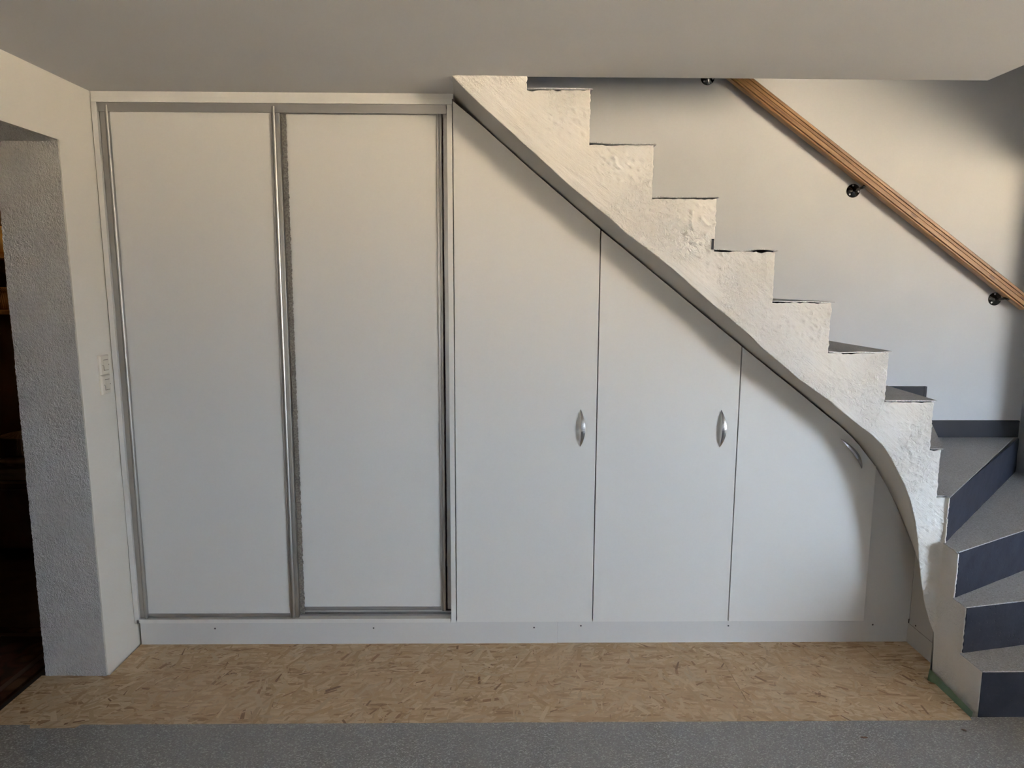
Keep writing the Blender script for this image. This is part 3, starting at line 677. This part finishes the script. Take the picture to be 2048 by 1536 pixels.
# ------------------------------------------------------------------ splinters left on the vinyl
def chip(x, y, ln, wd, a, label):
    bm = bmesh.new(); pr = [(-1, -0.3), (-0.4, -1), (0.7, -0.7), (1, 0.1), (0.3, 0.9), (-0.7, 0.6)]
    prism(bm, [(p[0] * ln / 2, p[1] * wd / 2) for p in pr], 'z', 0, 0.0018)
    o = from_bm('wood_splinter', bm, 'splinter'); o.location = (x, y, 0.0031); o.rotation_euler = (0, 0, a); tag(o, label, 'splinter', 'wood splinters on the vinyl')
chip(1.257, 2.175, 0.026, 0.009, -0.1, 'larger brown wood splinter on the grey vinyl floor')
chip(1.632, 2.213, 0.016, 0.008, -0.6, 'smaller brown wood splinter on the vinyl near the lowest riser')

# ------------------------------------------------------------------ dark room seen through the doorway
SX0, SX1, SY1 = -4.2, XL - WT, 4.35
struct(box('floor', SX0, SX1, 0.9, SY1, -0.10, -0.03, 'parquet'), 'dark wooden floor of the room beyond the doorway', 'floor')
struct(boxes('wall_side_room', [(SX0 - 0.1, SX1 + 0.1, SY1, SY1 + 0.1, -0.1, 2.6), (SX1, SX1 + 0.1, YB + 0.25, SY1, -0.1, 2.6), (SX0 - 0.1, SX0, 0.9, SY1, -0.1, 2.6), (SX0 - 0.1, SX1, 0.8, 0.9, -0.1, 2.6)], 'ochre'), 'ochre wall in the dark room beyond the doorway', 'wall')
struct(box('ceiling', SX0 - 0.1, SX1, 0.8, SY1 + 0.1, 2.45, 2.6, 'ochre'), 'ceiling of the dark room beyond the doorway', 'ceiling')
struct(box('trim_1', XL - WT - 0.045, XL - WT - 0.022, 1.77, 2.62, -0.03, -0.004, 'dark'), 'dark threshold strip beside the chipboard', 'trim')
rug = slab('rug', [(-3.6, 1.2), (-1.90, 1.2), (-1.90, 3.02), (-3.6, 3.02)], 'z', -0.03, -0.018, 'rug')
rug = tag(rug, 'dark brown patterned rug on the floor beyond the doorway', 'rug')
bm = bmesh.new()
for a in ((-3.6, -1.90, 2.93, 2.96), (-1.97, -1.945, 1.2, 3.0)): bx(bm, a[0], a[1], a[2], a[3], -0.018, -0.0165)
from_bm('rug_border', bm, 'rug_edge', rug)
cb = empty('low_cabinet', (-2.95, 4.05, -0.03)); tag(cb, 'low dark wooden cabinet in the room beyond the doorway', 'cabinet')
box('cabinet_body', -3.5, -2.60, 3.86, 4.33, 0.03, 0.40, 'walnut', cb, 0.003); box('cabinet_top', -3.52, -2.58, 3.835, 4.34, 0.401, 0.425, 'walnut', cb, 0.003)
for x in (-2.95, -2.61):
    d_ = box('cabinet_door', x - 0.30, x - 0.005, 3.845, 3.859, 0.06, 0.385, 'walnut', cb, 0.002)
    bm = bmesh.new(); lathe(bm, [(0.006, 0), (0.006, 0.01), (0.012, 0.016), (0.009, 0.024), (0, 0.026)], (x - 0.04, 3.845, 0.25), Vector((0, -1, 0)), 12); from_bm('knob', bm, 'brass', d_)
for x in (-3.45, -2.65):
    for y in (3.90, 4.28): box('leg', x - 0.02, x + 0.02, y - 0.02, y + 0.02, -0.03, 0.029, 'walnut', cb)
for i, (a, z, h) in enumerate(((0.05, 0.4255, 0.022), (-0.08, 0.4480, 0.018), (0.12, 0.4665, 0.024))):
    bm = bmesh.new(); bx(bm, -0.15, 0.15, -0.11, 0.11, 0, h); o = from_bm('paper_stack', bm, 'paper'); o.location = (-2.78, 4.02, z); o.rotation_euler = (0, 0, a)
    tag(o, ['lowest of the three paper bundles on the dark cabinet', 'middle of the three paper bundles on the dark cabinet', 'topmost of the three paper bundles on the dark cabinet'][i], 'papers', 'paper bundles on the low cabinet')
bm = bmesh.new(); bmesh.ops.create_uvsphere(bm, u_segments=28, v_segments=16, radius=1)
for v in bm.verts:
    x_, y_, z_ = v.co
    f_ = lambda a: math.copysign(abs(a) ** 0.6, a)
    v.co = (f_(x_) * 0.17, f_(y_) * 0.13, z_ * 0.038)
o = from_bm('cushion', bm, 'cloth', smooth=True); o.location = (-2.77, 4.01, 0.529); tag(o, 'flat brown cushion under the basket on the dark cabinet', 'cushion')
def basket(name, loc, rx, ry, h, m, flare=1.15):
    bm = bmesh.new(); n = 32; rows = []
    prof = [(0.0, 0.004), (0.85, 0.0), (1.0, 0.05), (1.04, 0.4), (1.1, 0.8), (flare, 1.0), (flare * 1.03, 1.0), (flare * 1.03, 0.94), (1.04, 0.78), (0.97, 0.4), (0.92, 0.1), (0.0, 0.06)]
    for r, z in prof:
        rows.append([bm.verts.new((rx * r * math.copysign(abs(math.cos(t)) ** 0.7, math.cos(t)), ry * r * math.copysign(abs(math.sin(t)) ** 0.7, math.sin(t)), z * h)) for t in (i * 2 * math.pi / n for i in range(n))])
    for a, b in zip(rows, rows[1:]):
        for i in range(n):
            bm.faces.new((a[i], a[(i + 1) % n], b[(i + 1) % n], b[i]))
    bmesh.ops.remove_doubles(bm, verts=bm.verts, dist=1e-5)
    o = from_bm(name, bm, m, smooth=True); o.location = loc; return o
tag(basket('basket', (-2.77, 4.0, 0.567), 0.13, 0.10, 0.11, 'wicker'), 'dark wicker basket on top of the cushion in the dark room', 'basket')
# shelves high on the wall
def shelf(z, y0, label):
    s_ = empty('wall_shelf', (-2.9, SY1, z)); tag(s_, label, 'shelf', 'shelves in the dark room')
    box('shelf_board', -3.6, -2.42, y0, SY1 - 0.001, z - 0.025, z, 'oakshelf', s_, 0.002)
    for x in (-3.5, -2.5): slab('shelf_bracket', [(SY1 - 0.001, z - 0.026), (SY1 - 0.001, z - 0.15), (SY1 - 0.03, z - 0.15), (y0 + 0.05, z - 0.05), (y0 + 0.05, z - 0.026)], 'x', x - 0.01, x + 0.01, 'oakshelf', s_)
shelf(2.10, 4.06, 'higher wooden shelf in the dark room beyond the doorway')
shelf(1.72, 4.04, 'lower wooden shelf with brass pots in the dark room')
shelf(1.40, 4.02, 'lowest wooden shelf with baskets in the dark room')
def pot(x, y, z, r, h, label):
    bm = bmesh.new(); lathe(bm, [(0, 0), (r * 0.85, 0), (r, h * 0.12), (r * 1.02, h * 0.6), (r * 0.95, h * 0.92), (r * 1.06, h), (r * 0.98, h), (r * 0.9, h * 0.9), (r * 0.95, h * 0.5), (0, h * 0.1)], (0, 0, 0), n=28)
    o = from_bm('brass_pot', bm, 'brass', smooth=True); o.location = (x, y, z); tag(o, label, 'pot', 'brass pots on the shelf')
pot(-2.72, 4.17, 1.7205, 0.085, 0.25, 'tall golden brass pot on the shelf beyond the doorway')
pot(-2.96, 4.19, 1.7205, 0.10, 0.16, 'squat golden brass pot on the shelf beyond the doorway')
o = box('wooden_box', -2.83, -2.60, 4.06, 4.26, 2.1005, 2.16, 'oakshelf', None, 0.003); tag(o, 'small wooden box on the higher shelf beyond the doorway', 'box')
tag(basket('basket', (-2.72, 4.17, 1.4005), 0.11, 0.10, 0.16, 'wickerl', 1.25), 'brown wicker basket on the lowest shelf of the dark room', 'basket')
tag(basket('basket', (-2.99, 4.18, 1.4005), 0.10, 0.10, 0.13, 'wickerl', 1.25), 'smaller brown basket beside the other on the lowest shelf', 'basket')
